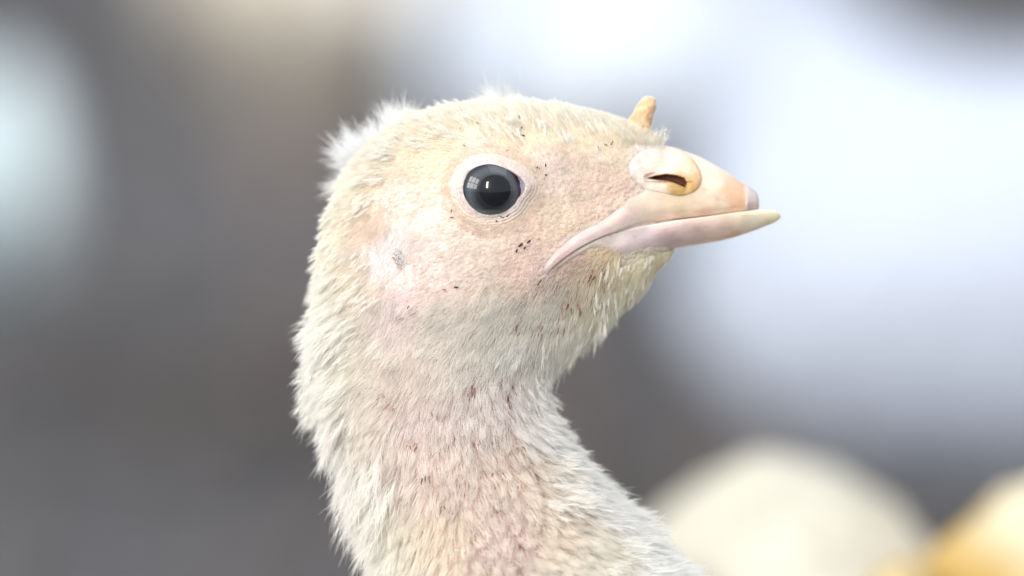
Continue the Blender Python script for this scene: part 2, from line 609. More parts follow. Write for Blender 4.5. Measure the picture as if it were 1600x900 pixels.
root = empty('turkey_poult', (0, 0, 0))
tag(root, 'cream white turkey poult in sharp focus, seen in profile with dark eye and small snood', 'turkey')
body = mesh_obj('body', W(HV), list(HF) + list(HC0) + list(HC1), M_SKIN, root, cols=hcol)

# ------------------------------------------------------------------ beak
def beak_rings(rows, n, prof, ns, lipf):
    """rows: Tpx,Tpy,Bpx,Bpy,w,drape -> verts of a closed loft; prof(s) = width profile of the free part"""
    S = catmull(np.array(rows, float), n)
    s = np.linspace(0, 1, ns)
    V = np.zeros((n, 2 * ns, 3))
    for i, r in enumerate(S):
        px = r[0] + (r[2] - r[0]) * s
        py = r[1] + (r[3] - r[1]) * s
        wf = max(r[4], 0.015) * prof(s)
        k = np.clip(r[5], 0, 1)
        if k > 0.01:
            hd = side_y(px, py)
            proud = lipf(s)
            a_ = wf * (1 - smooth(0.95, 1.0, k))
            b2 = hd - 0.03 + (proud + 0.03) * np.clip(r[6], 0, 1) - 0.18 * (1 - smooth(0.0, 0.9, k))
            y = 0.5 * (a_ + b2 + np.sqrt((a_ - b2) ** 2 + 0.05 ** 2 * (1 - k)))
        else:
            y = wf
        y = np.maximum(y, 0.0)
        V[i, :ns] = np.stack([X(px), -y, Z(py)], 1)
        V[i, ns:] = np.stack([X(px), y, Z(py)], 1)[::-1]
    Y = V[:, :, 1].copy()
    for _ in range(26):
        Y[14:-1] = 0.25 * (Y[13:-2] + 2 * Y[14:-1] + Y[15:])
    V[:, :, 1] = Y
    return V.reshape(-1, 3)


def close_caps(V, n, m):
    F = list(grid_faces(n, m))
    k = len(V)
    V = np.vstack([V, V[:m].mean(0), V[(n - 1) * m:n * m].mean(0)])
    for j in range(m):
        F.append((k, j, (j + 1) % m))
        F.append((k + 1, (n - 1) * m + (j + 1) % m, (n - 1) * m + j))
    return V, F


def lip_upper(s):
    p = -0.035 + 0.115 * smooth(0.0, 0.75, s)
    p[-1] = -0.02
    return p


def lip_lower(s):
    p = 0.05 - 0.09 * smooth(0.35, 1.0, s)
    p[0] = -0.01
    return p


def prof_upper(s):
    g = np.sin(np.pi / 2 * np.clip(s / 0.78, 0, 1)) ** 0.75
    g = g * (1 - 0.07 * smooth(0.8, 1.0, s))
    g[0] = 0.0
    g[-1] = 0.55
    return g


def prof_lower(s):
    g = np.cos(np.pi / 2 * np.clip((s - 0.12) / 0.88, 0, 1)) ** 0.62
    g[0] = 0.6
    return g


UPPER = [
    (1186, 311, 1186, 325, 0.05, 0),
    (1182, 300, 1184, 327, 0.13, 0),
    (1172, 292, 1174, 328, 0.20, 0),
    (1160, 286, 1164, 330, 0.26, 0),
    (1140, 272, 1145, 333, 0.34, 0),
    (1115, 257, 1120, 337, 0.43, 0),
    (1090, 244, 1095, 340, 0.51, 0),
    (1062, 234, 1068, 343, 0.57, 0),
    (1034, 230, 1040, 347, 0.61, 0),
    (1012, 240, 1012, 351, 0.66, 0.1, 1),
    (996, 268, 985, 357, 0.74, 0.6, 1),
    (978, 306, 955, 366, 0.85, 1, 1),
    (940, 336, 926, 377, 0.9, 1, 1),
    (900, 358, 898, 392, 0.9, 1, 1),
    (866, 384, 873, 410, 0.8, 1, .9),
    (846, 410, 858, 424, 0.45, 1, .6),
    (838, 428, 852, 434, 0.45, 1, .0),
]
LOWER = [
    (1220, 337, 1219, 341, 0.04, 0),
    (1214, 331, 1213, 346, 0.12, 0),
    (1198, 328, 1197, 353, 0.20, 0),
    (1170, 329, 1168, 364, 0.28, 0),
    (1135, 333, 1132, 375, 0.37, 0),
    (1100, 338, 1095, 382, 0.47, 0.4),
    (1060, 343, 1055, 389, 0.58, 0.9, 1),
    (1025, 349, 1018, 398, 0.66, 0.95, 1),
    (1000, 353, 988, 409, 0.72, 1, 1),
    (984, 357, 966, 418, 0.75, 1, .8),
    (970, 361, 948, 420, 0.75, 1, .45),
    (955, 366, 938, 404, 0.8, 1, .5),
    (930, 376, 924, 393, 0.75, 1, .8),
    (902, 392, 900, 404, 0.6, 1, .8),
    (876, 410, 876, 420, 0.45, 1, .6),
    (857, 427, 859, 434, 0.3, 1, .1),
]
UPPER = [r if len(r) == 7 else r + (1,) for r in UPPER]
LOWER = [r if len(r) == 7 else r + (1,) for r in LOWER]
nb, nsb = 150, 26
UV_ = beak_rings(UPPER, nb, prof_upper, nsb, lip_upper)
ux, uy = PX(UV_[:, 0]), PY(UV_[:, 2])
# nail at the tip and a soft shoulder line along the mouth edge
UV_[:, 1] += np.sign(UV_[:, 1]) * 0.025 * smooth(1163, 1168, ux) * (1 - smooth(1180, 1186, ux))
UV_[:, 1] -= np.sign(UV_[:, 1]) * 0.035 * np.exp(-((uy - (345 - (ux - 1000) * 0.10)) / 5.0) ** 2) * smooth(1010, 1060, ux) * (1 - smooth(1140, 1160, ux)) * 0.8
BCOL = [
    (1000, 260, 226, 206, 196), (1110, 290, 240, 214, 180), (1145, 300, 230, 172, 112), (1155, 312, 228, 166, 104), (1120, 320, 240, 212, 178),
    (1080, 330, 240, 210, 172), (1100, 338, 232, 186, 140), (1040, 340, 236, 202, 172), (980, 350, 226, 196, 186), (920, 378, 222, 194, 190),
    (870, 405, 226, 186, 182), (1172, 335, 236, 190, 140), (1100, 265, 232, 214, 192), (1060, 318, 226, 196, 140), (1010, 330, 232, 204, 176),
]
bc = shepard(ux, uy, [r[:2] for r in BCOL], [lin(*r[2:]) for r in BCOL], p=3.5, eps=8)
nail = smooth(1161, 1169, ux + 2.5 * fbm(UV_ * 9, 2))
bc = bc * (1 - nail[:, None]) + lin(196, 180, 180) * nail[:, None]
tipd = smooth(312, 322, uy) * nail
bc = bc * (1 - 0.5 * tipd[:, None]) + lin(150, 100, 60) * 0.5 * tipd[:, None]
ndist = poly_sdf(ux, uy, NOSTRIL)
UVc0, UF = close_caps(UV_.copy(), nb, 2 * nsb)
k_ = smooth(4, 0, ndist)
UV_[:, 1] = np.sign(UV_[:, 1]) * np.maximum(np.abs(UV_[:, 1]) - 0.5 * k_, np.minimum(np.abs(UV_[:, 1]), 0.03))
UVc, UF = close_caps(UV_, nb, 2 * nsb)
bc = np.vstack([bc]) @ (0.75 * np.eye(3) + 0.25 * np.array([[.3] * 3, [.5] * 3, [.2] * 3]))
bc = 0.8 * np.vstack([bc, bc[0], bc[-1]]) ** 1.1 + 0.2 * np.array([.62, .56, .52])
upper = mesh_obj('upper_beak', W(UVc), UF, M_BEAK, root, cols=bc)

LV = beak_rings(LOWER, nb, prof_lower, nsb, lip_lower)
lx, ly = PX(LV[:, 0]), PY(LV[:, 2])
LCOL = [
    (1210, 338, 236, 228, 190), (1180, 342, 232, 226, 196), (1160, 350, 232, 214, 188), (1130, 362, 222, 190, 176), (1090, 368, 214, 182, 176),
    (1100, 342, 236, 212, 194), (1050, 352, 236, 214, 208), (1050, 375, 208, 180, 182), (1000, 370, 226, 202, 204), (970, 400, 206, 180, 186),
    (930, 382, 236, 208, 194), (880, 412, 224, 180, 166), (960, 372, 236, 212, 204), (1150, 372, 206, 166, 128),
]
lc = shepard(lx, ly, [r[:2] for r in LCOL], [lin(*r[2:]) for r in LCOL], p=3.5, eps=8)
LVc, LF = close_caps(LV, nb, 2 * nsb)
lc = 0.8 * np.vstack([lc, lc[0], lc[-1]]) ** 0.88 + 0.2 * np.array([.72, .62, .57])
lower = mesh_obj('lower_beak', W(LVc), LF, M_BEAK, root, cols=lc)


def recalc(o):
    import bmesh
    bm = bmesh.new(); bm.from_mesh(o.data)
    bmesh.ops.recalc_face_normals(bm, faces=bm.faces)
    bm.to_mesh(o.data); bm.free()


for o in (upper, lower, body):
    recalc(o)

# ------------------------------------------------------------------ cere with the nostril
allV = np.vstack([HV, UVc0])
allT = TRI.tolist() + [tuple(i + len(HV) for i in f) for f in UF]
front_bvh = BVHTree.FromPolygons(allV.tolist(), allT)
CERE = [(979, 264), (986, 246), (1003, 234), (1026, 229), (1052, 231), (1077, 242), (1093, 262), (1098, 281), (1088, 299), (1064, 308), (1036, 304), (1008, 297), (988, 284)]
cc = np.array([1044.0, 278.0])
nphi, nrad = 220, 72
out = catmull_closed(CERE, nphi)
rad = np.linspace(0, 1, nrad) ** 0.85
G = cc + (out - cc)[None] * rad[:, None, None] * 1.02
gxp, gyp = G[..., 0].ravel(), G[..., 1].ravel()
rr = np.repeat(rad, nphi)
base = side_y(gxp, gyp, front_bvh, 0.02)
# smooth the base a little by blending towards the local mean of its ring neighbours
bg_ = base.reshape(nrad, nphi)
for _ in range(6):
    bg_[1:-1] = 0.25 * (bg_[:-2] + 2 * bg_[1:-1] + bg_[2:])
    bg_ = 0.25 * (np.roll(bg_, 1, 1) + 2 * bg_ + np.roll(bg_, -1, 1))
base = bg_.ravel()
dn = poly_sdf(gxp, gyp, NOSTRIL)
sof = smooth(1070, 1010, gxp) * 0.6 + 0.4 * smooth(285, 300, gyp)
hgt = 0.085 * (1 - rr ** (2.8 - 1.5 * sof)) - 0.016 * smooth(0.85, 1.0, rr)
hgt *= smooth(222, 246, gyp) * 0.6 + 0.4
hgt += 0.018 * np.exp(-((dn - 4) / 4.0) ** 2) * (gyp < 284)            # flap over the slit
hgt -= 0.03 * np.exp(-(np.maximum(dn, 0) / 6) ** 2) * (gyp > 284)       # hollow under it
hgt -= 0.20 * smooth(0.8, -2.5, dn)
hgt += 0.006 * fbm(np.stack([gxp / 12, gyp / 12, 0 * gxp], 1), 3)
yy = base + hgt
CC = [(985, 262, 230, 216, 210), (1008, 245, 230, 216, 208), (1050, 245, 232, 218, 204), (1080, 262, 230, 210, 186), (1000, 285, 230, 214, 206), (1030, 298, 230, 210, 194),
      (1066, 298, 184, 148, 84), (1078, 292, 204, 170, 108), (1054, 292, 196, 166, 112), (1090, 280, 222, 188, 146), (1020, 280, 226, 206, 192), (1075, 304, 222, 192, 148), (1040, 262, 232, 216, 200)]
c_c = shepard(gxp, gyp, [r[:2] for r in CC], [lin(*r[2:]) for r in CC], p=3.5, eps=6)
inn = smooth(2.0, -0.5, dn + 0.8 * fbm(np.stack([gxp / 3, gyp / 3, 0 * gxp], 1), 2))[:, None]
c_c = c_c * (1 - inn) + lin(118, 72, 52) * inn
rim = np.exp(-((dn - 1.2) / 1.5) ** 2)[:, None] * 0.28
c_c = c_c * (1 - rim) + lin(176, 118, 76) * rim
edge = np.exp(-((rr - 0.94) / 0.05) ** 2) * smooth(1068, 1085, gxp)
c_c = c_c * (1 - 0.6 * edge[:, None]) + lin(196, 142, 88) * 0.6 * edge[:, None]
c_c = c_c ** (1 + 0.15 * (1 - inn))
F = grid_faces(nrad, nphi)
for sgn in (-1, 1):
    Vc = np.stack([X(gxp), sgn * yy, Z(gyp)], 1)
    o = mesh_obj('cere', W(Vc), F if sgn > 0 else F[:, ::-1], M_CERE, root, cols=c_c)
    # normals: near side must face the viewer
    if (o.data.polygons[len(o.data.polygons) // 2].normal.y * sgn) < 0:
        o.data.flip_normals()

# ------------------------------------------------------------------ snood
rows = [(980, 232, .36), (991, 211, .25), (1000, 192, .175), (1008, 173, .15), (1014, 161, .125), (1018, 154, .075), (1019, 151.5, .02)]
S = catmull(rows, 46)
th = np.linspace(0, 2 * np.pi, 36, endpoint=False)
V = []
for i, r in enumerate(S):
    t = S[min(i + 1, 45)][:2] - S[max(i - 1, 0)][:2]
    t = np.array([t[0], -t[1]]); t /= np.linalg.norm(t) + 1e-9
    nx, nz_ = -t[1], t[0]
    for a in th:
        V.append((X(r[0]) + nx * r[2] * math.cos(a), r[2] * 0.9 * math.sin(a), Z(r[1]) + nz_ * r[2] * math.cos(a)))
V = np.array(V)
ax = np.repeat(np.stack([X(S[:, 0]), 0 * S[:, 0], Z(S[:, 1])], 1), 36, 0)
V = ax + (V - ax) * (1 + 0.22 * fbm(V * 8, 2) + 0.16 * fbm(V * 22, 2))[:, None]
sc1 = np.where((np.repeat(np.arange(46), 36) < 14)[:, None], lin(232, 212, 182), lin(226, 190, 152))
sc1 = sc1 * (1 - 0.5 * np.clip(fbm(V * 16 + 4, 3), 0, 1)[:, None] * np.array([0.5, 1.0, 1.2]))
Vc, F = close_caps(V, 46, 36)
sn_o = mesh_obj('snood', W(Vc), F, M_SNOOD, root, cols=np.vstack([sc1, sc1[0], sc1[-1]]))
recalc(sn_o)

# ------------------------------------------------------------------ eyes
LID_IN = [(723, 293), (726, 281), (733, 269), (746, 261), (762, 257.5), (776, 259), (790, 264), (803, 271), (815, 280), (822, 292), (818, 304), (811, 312), (803, 323),
          (790, 333), (777, 337), (763, 338), (750, 335), (738, 327), (729, 316), (724, 305)]
nl = 160
inner = catmull_closed(LID_IN, nl)
inner = np.array([768.0, 298.0]) + (inner - np.array([768.0, 298.0])) * 0.97
y_surf = float(side_y([766], [298])[0])
RIM = y_surf + 0.07
R_E = 0.54
YC = RIM - math.sqrt(R_E ** 2 - 0.43 ** 2) + 0.015
for sgn in (-1, 1):
    # eyeball
    u = np.linspace(0, np.pi, 60); v = np.linspace(0, 2 * np.pi, 96, endpoint=False)
    V = np.array([(R_E * math.sin(a) * math.cos(b_), sgn * R_E * math.cos(a), R_E * math.sin(a) * math.sin(b_)) for a in u for b_ in v])
    ce = np.array([X(766), sgn * YC, Z(298)])
    Vw = W(V + ce)
    cw = W(ce[None])[0]
    eye = mesh_obj('eye', Vw - cw, grid_faces(60, 96), M_EYE, root)
    eye.location = cw
    recalc(eye)
    # pupil: a cap of the same curvature
    rp_ = np.linspace(0, 1, 14)
    V = []
    for r in rp_:
        for b_ in v:
            rad_ = 0.25 * r * (1 + 0.015 * math.sin(3 * b_))
            x_, z_ = 0.075 + rad_ * math.cos(b_), -0.01 + rad_ * math.sin(b_)
            V.append((x_, sgn * (math.sqrt(R_E ** 2 - x_ * x_ - z_ * z_) + 0.0035 - 0.004 * r ** 8), z_))
    pu = mesh_obj('pupil', W(np.array(V) + ce) - cw, grid_faces(14, 96), M_PUPIL, eye)
    if pu.data.polygons[500].normal.y * sgn < 0:
        pu.data.flip_normals()
    # third eyelid in the front corner
    c0 = np.array([806.0, 292.0])
    ringp = inner.copy()
    V, Fc = [], []
    rs = np.linspace(0, 1, 16)
    for r in rs:
        for q in ringp:
            p = c0 + (q - c0) * r * 1.03
            dd = math.hypot(p[0] - 766, p[1] - 298) / 100
            y = RIM - 0.055 + 0.012 * math.sin((p[0] + 0.2 * p[1]) * 1.3)
            V.append((X(p[0]), sgn * y, Z(p[1])))
    V = np.array(V)
    ncol = np.tile(lin(176, 166, 196), (len(V), 1)) * (1 + 0.12 * fbm(V * 12, 2))[:, None]
    m3 = mesh_obj('third_eyelid', W(V), grid_faces(16, nl), M_LID, root, cols=ncol)
    if m3.data.polygons[900].normal.y * sgn < 0:
        m3.data.flip_normals()
    # eyelid ring, rolling from inside the eye slit out on to the face
    c1 = np.array([770.0, 297.0])
    dirs = inner - c1
    dl = np.linalg.norm(dirs, axis=1, keepdims=True)
    dirs = dirs / dl
    offs = [(-3.0, -0.12), (-1.2, -0.03), (0.0, 0.010), (1.2, 0.026), (2.6, 0.028), (5, 0.026), (8, 0.026), (12, 0.024), (15, 0.020), (18, 0.012), (21, 0.0), (24, -0.008), (28, -0.03)]
    oo = catmull(offs, 56)
    V, cl = [], []
    wid = 1.0 + 0.10 * np.cos(np.linspace(0, 2 * np.pi, nl, endpoint=False) * 2 + 0.6)
    for i, (of, hh) in enumerate(oo):
        pts = inner + dirs * of * (wid[:, None] if of > 0 else 1)
        ys = side_y(pts[:, 0], pts[:, 1])
        k = smooth(2, 22, np.full(nl, of))
        y = (RIM) * (1 - k) + ys * k + hh
        # fine concentric folds
        ph = np.linspace(0, 2 * np.pi, nl, endpoint=False)
        wr = 0.009 * np.sin(of * 1.25 + 3.4 * fbm(np.stack([np.cos(ph) * 5, np.sin(ph) * 5, np.full(nl, of * 0.06)], 1), 2)) * smooth(3, 8, np.full(nl, of))
        wr += 0.006 * fbm(np.stack([np.cos(ph) * 26, np.sin(ph) * 26, np.full(nl, of * 0.35)], 1), 2) * smooth(1, 5, np.full(nl, of))
        y = y + wr
        if of >= 0:                                              # never let the eyeball show through the lid
            d2_ = R_E ** 2 - ((pts[:, 0] - 766) / 100) ** 2 - ((pts[:, 1] - 298) / 100) ** 2
            y = np.maximum(y, YC + np.sqrt(np.maximum(d2_, 0)) * (d2_ > 0) - 9 * (d2_ <= 0) + 0.008 + 0.02 * min(of / 4, 1))
        V.append(np.stack([X(pts[:, 0]), sgn * y, Z(pts[:, 1])], 1))
        t = smooth(5, 15, np.full(nl, of))[:, None]
        cl.append((lin(211, 196, 190) * (1 - t) + lin(224, 204, 192) * t) * (1 + 0.10 * fbm(V[-1] * 14, 3))[:, None])
    V = np.vstack(V); cl = np.vstack(cl)
    V[:, 1] += 0
    li = mesh_obj('eyelid', W(V), grid_faces(56, nl), M_LID, root, cols=cl)
    if li.data.polygons[30 * nl].normal.y * sgn < 0:
        li.data.flip_normals()

# ------------------------------------------------------------------ legs of the main bird (below the picture)
def tube(path, radii, n=12):
    path = np.array(path, float)
    V = []
    for i, p in enumerate(path):
        t = path[min(i + 1, len(path) - 1)] - path[max(i - 1, 0)]
        t /= np.linalg.norm(t) + 1e-9
        a = np.cross(t, [0.3, 1, 0.1]); a /= np.linalg.norm(a)
        b_ = np.cross(t, a)
        for k in range(n):
            an = 2 * math.pi * k / n
            V.append(p + radii[i] * (a * math.cos(an) + b_ * math.sin(an)))
    return close_caps(np.array(V), len(path), n)


def leg_mesh(top, foot, s, fwd=1):
    """thigh stub, hock, shank and four toes: verts in metres"""
    top, foot = np.array(top), np.array(foot)
    hock = foot + np.array([-0.022 * fwd, 0, 0.045]) * s
    Vs, Fs = [], []
    def add(V, F):
        o = sum(len(v) for v in Vs)
        Vs.append(V); Fs.extend([tuple(i + o for i in f) for f in F])
    add(*tube([top, (top * 0.4 + hock * 0.6), hock, foot * 0.5 + hock * 0.5, foot + np.array([0, 0, 0.006 * s])], [0.014 * s, 0.006 * s, 0.0036 * s, 0.0027 * s, 0.0032 * s]))
    for a, l in ((0.0, 0.042), (0.55, 0.035), (-0.55, 0.035), (math.pi, 0.016)):
        d = np.array([math.cos(a) * fwd, math.sin(a), 0]) * l * s
        add(*tube([foot + np.array([0, 0, 0.006 * s]), foot + d * 0.5 + np.array([0, 0, 0.005 * s]), foot + d * 0.9 + np.array([0, 0, 0.003 * s]), foot + d * 1.1], [0.003 * s, 0.0024 * s, 0.002 * s, 0.0005 * s], 8))
    return np.vstack(Vs), Fs


for sy in (-0.03, 0.03):
    V, F = leg_mesh((-0.02, sy, 0.115), (0.0, sy, 0.004), 1.5)
    mesh_obj('leg', V, F, M_LEG, root)

# ------------------------------------------------------------------ down: strands grown by place on the bird
#  px, py, flow x, flow y(down), lift, length cm, density, clump, r, g, b
FIELD = [
    (1010, 222, -.6, -.5, .5, .14, 1.0, .3, 236, 226, 196), (985, 205, -.8, -.5, .45, .15, 1.0, .3, 240, 226, 190), (940, 192, -.8, -.6, .40, .16, 1.0, .3, 244, 234, 206),
    (880, 182, -.8, -.6, .40, .17, 1.0, .3, 244, 234, 208), (820, 175, -.8, -.5, .4, .18, 1.0, .3, 244, 232, 202), (760, 175, -.9, -.3, .4, .17, 1.0, .3, 246, 236, 210),
    (700, 185, -1, 0, .4, .17, 1.0, .3, 244, 230, 200), (640, 205, -1, .2, .4, .17, 1.0, .3, 242, 226, 196), (590, 250, -.9, .5, .4, .18, 1.0, .3, 242, 228, 202),
    (545, 310, -.8, .6, .45, .20, 1.0, .35, 244, 234, 210), (515, 380, -.8, .6, .5, .22, 1.0, .4, 246, 238, 216), (505, 460, -.8, .5, .55, .28, 1.0, .55, 246, 242, 226),
    (503, 540, -.8, .5, .6, .38, 1.0, .7, 246, 244, 232), (508, 620, -.8, .5, .62, .46, 1.0, .75, 246, 244, 234), (525, 700, -.8, .6, .6, .50, 1.0, .8, 248, 246, 240),
    (545, 780, -.75, .7, .6, .55, 1.0, .85, 248, 247, 242), (562, 860, -.7, .8, .6, .50, 1.0, .8, 246, 244, 232),
    (680, 240, -.9, .3, .15, .13, .9, .2, 236, 210, 170), (760, 215, -.7, -.5, .2, .13, .9, .3, 238, 216, 176), (850, 225, -.7, -.7, .25, .12, .9, .3, 240, 224, 194),
    (920, 230, -.6, -.8, .3, .12, .9, .3, 238, 222, 192), (960, 240, -.5, -.85, .3, .12, .9, .35, 236, 214, 182), (980, 250, -.5, -.8, .3, .10, .9, .3, 232, 210, 184),
    (880, 270, -.6, -.8, .2, .085, .85, .25, 232, 214, 196), (920, 300, -.7, -.7, .2, .075, .8, .2, 232, 208, 184), (960, 320, -.8, -.5, .2, .06, .7, .2, 234, 208, 184),
    (860, 320, -.9, -.3, .15, .08, .8, .25, 234, 214, 190), (880, 355, -1, .1, .2, .07, .8, .25, 236, 212, 184), (830, 370, -.9, .3, .15, .09, .85, .3, 236, 216, 190),
    (850, 250, -.6, -.8, .2, .09, .85, .25, 232, 216, 200), (700, 300, -.8, .5, .15, .11, .8, .2, 236, 224, 206), (740, 360, -.9, .4, .15, .12, .85, .3, 236, 226, 208),
    (660, 290, -.8, .6, .15, .12, .85, .2, 238, 220, 190), (620, 310, -.8, .6, .15, .12, .8, .2, 234, 208, 190), (580, 360, -.7, .7, .2, .14, .85, .25, 234, 210, 190),
    (600, 395, .2, .8, .12, .10, .7, .2, 238, 234, 240), (560, 430, -.7, .7, .25, .18, .9, .3, 240, 226, 204), (640, 430, -.7, .7, .12, .14, .75, .3, 228, 206, 198),
    (700, 430, -.8, .5, .12, .15, .8, .35, 236, 224, 210), (780, 420, -.8, .55, .15, .15, .85, .4, 236, 222, 200), (840, 440, -.6, .75, .15, .14, .8, .4, 234, 214, 194),
    (900, 408, -.9, .35, .15, .10, .45, .3, 236, 212, 176), (930, 392, -.9, .35, .12, .08, .5, .3, 226, 200, 140),
    (620, 500, -.4, .9, .12, .18, .7, .4, 234, 222, 218), (700, 500, -.7, .7, .15, .20, .85, .45, 238, 232, 222), (780, 490, -.65, .75, .2, .24, .9, .5, 236, 230, 220),
    (850, 480, -.5, .85, .2, .26, .75, .55, 226, 220, 208), (920, 450, -.45, .9, .25, .26, .8, .5, 226, 212, 180), (980, 425, -.4, .9, .3, .26, .95, .5, 236, 222, 178),
    (1040, 398, -.45, .85, .3, .20, 1.0, .45, 232, 216, 170), (1070, 384, -.5, .8, .3, .14, 1.0, .4, 226, 208, 164), (1000, 445, -.2, 1, .4, .32, 1.0, .6, 244, 238, 208),
    (950, 490, -.12, 1, .4, .36, 1.0, .6, 246, 242, 218), (900, 525, -.05, 1, .4, .38, 1.0, .65, 246, 244, 226), (860, 570, .05, 1, .35, .40, 1.0, .6, 246, 245, 236),
    (800, 540, -.4, .9, .2, .32, .9, .55, 240, 236, 226), (720, 560, -.5, .85, .15, .26, .85, .5, 240, 232, 222), (640, 580, -.4, .9, .15, .24, .8, .45, 240, 226, 216),
    (560, 560, -.6, .8, .3, .28, .95, .5, 244, 234, 218), (570, 650, -.5, .85, .3, .32, .9, .6, 244, 232, 220), (650, 660, -.2, 1, .15, .26, .7, .55, 238, 222, 216),
    (740, 650, -.1, 1, .18, .30, .75, .6, 238, 228, 222), (800, 620, .1, 1, .2, .32, .8, .6, 236, 224, 220), (840, 660, .4, .9, .3, .36, .9, .6, 244, 240, 236),
    (875, 690, .6, .75, .4, .42, 1.0, .6, 246, 246, 248), (610, 740, -.35, .95, .2, .32, .8, .65, 240, 226, 216), (700, 740, 0, 1, .2, .30, .7, .65, 238, 220, 208),
    (780, 720, .2, 1, .22, .30, .75, .65, 238, 220, 204), (840, 740, .4, .9, .25, .34, .75, .65, 238, 220, 202), (910, 745, .7, .65, .4, .42, 1.0, .6, 246, 245, 246),
    (955, 795, .75, .6, .4, .45, 1.0, .6, 246, 246, 248), (620, 830, -.3, .95, .3, .40, .9, .7, 244, 236, 216), (700, 830, 0, 1, .25, .36, .75, .65, 240, 222, 200),
    (790, 830, .3, .95, .25, .34, .7, .65, 236, 216, 204), (870, 820, .5, .85, .25, .38, .8, .65, 238, 222, 200), (930, 860, .6, .8, .3, .42, .95, .6, 240, 232, 212),
    (1010, 860, .75, .6, .4, .45, 1.0, .6, 244, 244, 246), (1050, 900, .7, .7, .4, .45, 1.0, .6, 244, 244, 246), (700, 950, 0, 1, .3, .4, .9, .6, 242, 230, 212),
    (900, 960, .4, .9, .3, .4, .9, .6, 242, 234, 220),
]
FIELD = [list(r) for r in FIELD]
for r in FIELD:
    if r[1] < 300:
        r[8:] = [0.45 * a + 0.55 * b for a, b in zip(r[8:], (244, 238, 222))]
for r in FIELD:
    if r[1] < 300 and r[4] >= .4 and r[5] <= .2:          # crown: short and upstanding
        r[4] += .25; r[5] *= 0.95
    if r[1] < 470 and r[4] < .4 and r[5] <= .18 and r[0] > 600:   # face: short sparse bristle, skin shows through
        r[6] *= .30; r[5] *= .72; r[7] *= .4
    elif r[1] < 600 and r[4] < .5:
        r[7] *= .7
    if 590 < r[0] < 930 and r[1] > 590:                   # side of the neck: thin, in separate growing feathers
        r[6] *= .62; r[7] = min(.8, r[7] + .12); r[5] *= 1.05
FA = np.array(FIELD, float)
fvals = np.concatenate([FA[:, 2:8], np.stack([lin(*r[8:]) for r in FIELD])], 1)
# keep clear of the bare parts
LID_OUT = inner + (inner - np.array([770.0, 297.0])) / np.linalg.norm(inner - np.array([770.0, 297.0]), axis=1, keepdims=True) * 0.5
UP_POLY = [r[:2] for r in UPPER] + [r[2:4] for r in UPPER][::-1]
LO_POLY = [r[:2] for r in LOWER] + [r[2:4] for r in LOWER][::-1]
BARE_ANG = None

A_, B_, C_ = HV[TRI[:, 0]], HV[TRI[:, 1]], HV[TRI[:, 2]]
cen = (A_ + B_ + C_) / 3
tarea = 0.5 * np.linalg.norm(np.cross(B_ - A_, C_ - A_), axis=1)
tpx, tpy = PX(cen[:, 0]), PY(cen[:, 2])
fld = np.zeros((len(TRI), fvals.shape[1]))
use = (tpy < 1000) & (tpx > 380)
fld[use] = shepard(tpx[use], tpy[use], FA[:, :2], fvals, p=4.0, eps=10)
wgt = np.where(use, tarea * fld[:, 5 - 1], 0)
wgt *= np.where(cen[:, 1] > 0.35, 0.35, 1.0)
edge = smooth(0.6, 0.15, np.abs(cen[:, 1])) * 0.5 + 1.0
wgt *= edge
EARP = [(626, 348), (640, 366), (636, 404), (612, 434), (578, 442), (584, 412), (602, 376)]
wgt *= 0.12 + 0.88 * smooth(-6, 6, poly_sdf(tpx, tpy, EARP))
wgt *= np.where((tpx > 985) & (tpy < 378 - (tpx > 1050) * 0) & (tpy > 228), 0.0, 1.0)


def sample(n, w):
    t = rng.choice(len(TRI), n, p=w / w.sum())
    u, v = rng.random(n), rng.random(n)
    fl_ = u + v > 1
    u[fl_], v[fl_] = 1 - u[fl_], 1 - v[fl_]
    p = A_[t] + (B_[t] - A_[t]) * u[:, None] + (C_[t] - A_[t]) * v[:, None]
    nn = HN[TRI[t, 0]] * (1 - u - v)[:, None] + HN[TRI[t, 1]] * u[:, None] + HN[TRI[t, 2]] * v[:, None]
    nn /= np.linalg.norm(nn, axis=1, keepdims=True)
    return t, p, nn


def clear_of_bare(p):
    px, py = PX(p[:, 0]), PY(p[:, 2])
    side = np.abs(p[:, 1]) > 0.3
    ok = ~((poly_sdf(px, py, LID_OUT) < 0) & side)
    ok &= poly_sdf(px, py, UP_POLY) > 1.5
    ok &= (poly_sdf(px, py, LO_POLY) > 1.0) | ((px < 968) & (py > 384) & (px > 905))
    ok &= poly_sdf(px, py, CERE) > -3.0 * (px < 1030)
    return ok


def make_dir(px, py, nn, f, jitter):
    fl_ = np.stack([f[:, 0], np.zeros(len(f)), -f[:, 1]], 1)
    ang = fbm(np.stack([px / 38, py / 38, nn[:, 1] * 2], 1), 3) * 0.55 + rng.normal(0, 1, len(px)) * jitter
    c, s = np.cos(ang), np.sin(ang)
    fl_ = np.stack([fl_[:, 0] * c - fl_[:, 2] * s, fl_[:, 1], fl_[:, 0] * s + fl_[:, 2] * c], 1)
    fl_ = fl_ - nn * (fl_ * nn).sum(1, keepdims=True)
    fl_ /= np.linalg.norm(fl_, axis=1, keepdims=True) + 1e-6
    return fl_


NP = 5
TT = np.linspace(0, 1, NP)


def curves_of(p, nn, fl_, lift, ln):
    """(N,NP,3): starts lifted, lies down along the flow"""
    d0 = nn * (0.4 + 1.5 * lift)[:, None] + fl_ * 0.8
    d0 /= np.linalg.norm(d0, axis=1, keepdims=True)
    d1 = nn * (lift * 1.25 - 0.05)[:, None] + fl_
    d1 /= np.linalg.norm(d1, axis=1, keepdims=True)
    t = TT[None, :, None]
    return p[:, None] + ln[:, None, None] * (d0[:, None] * t * (1 - 0.5 * t) + d1[:, None] * t * t * 0.5)


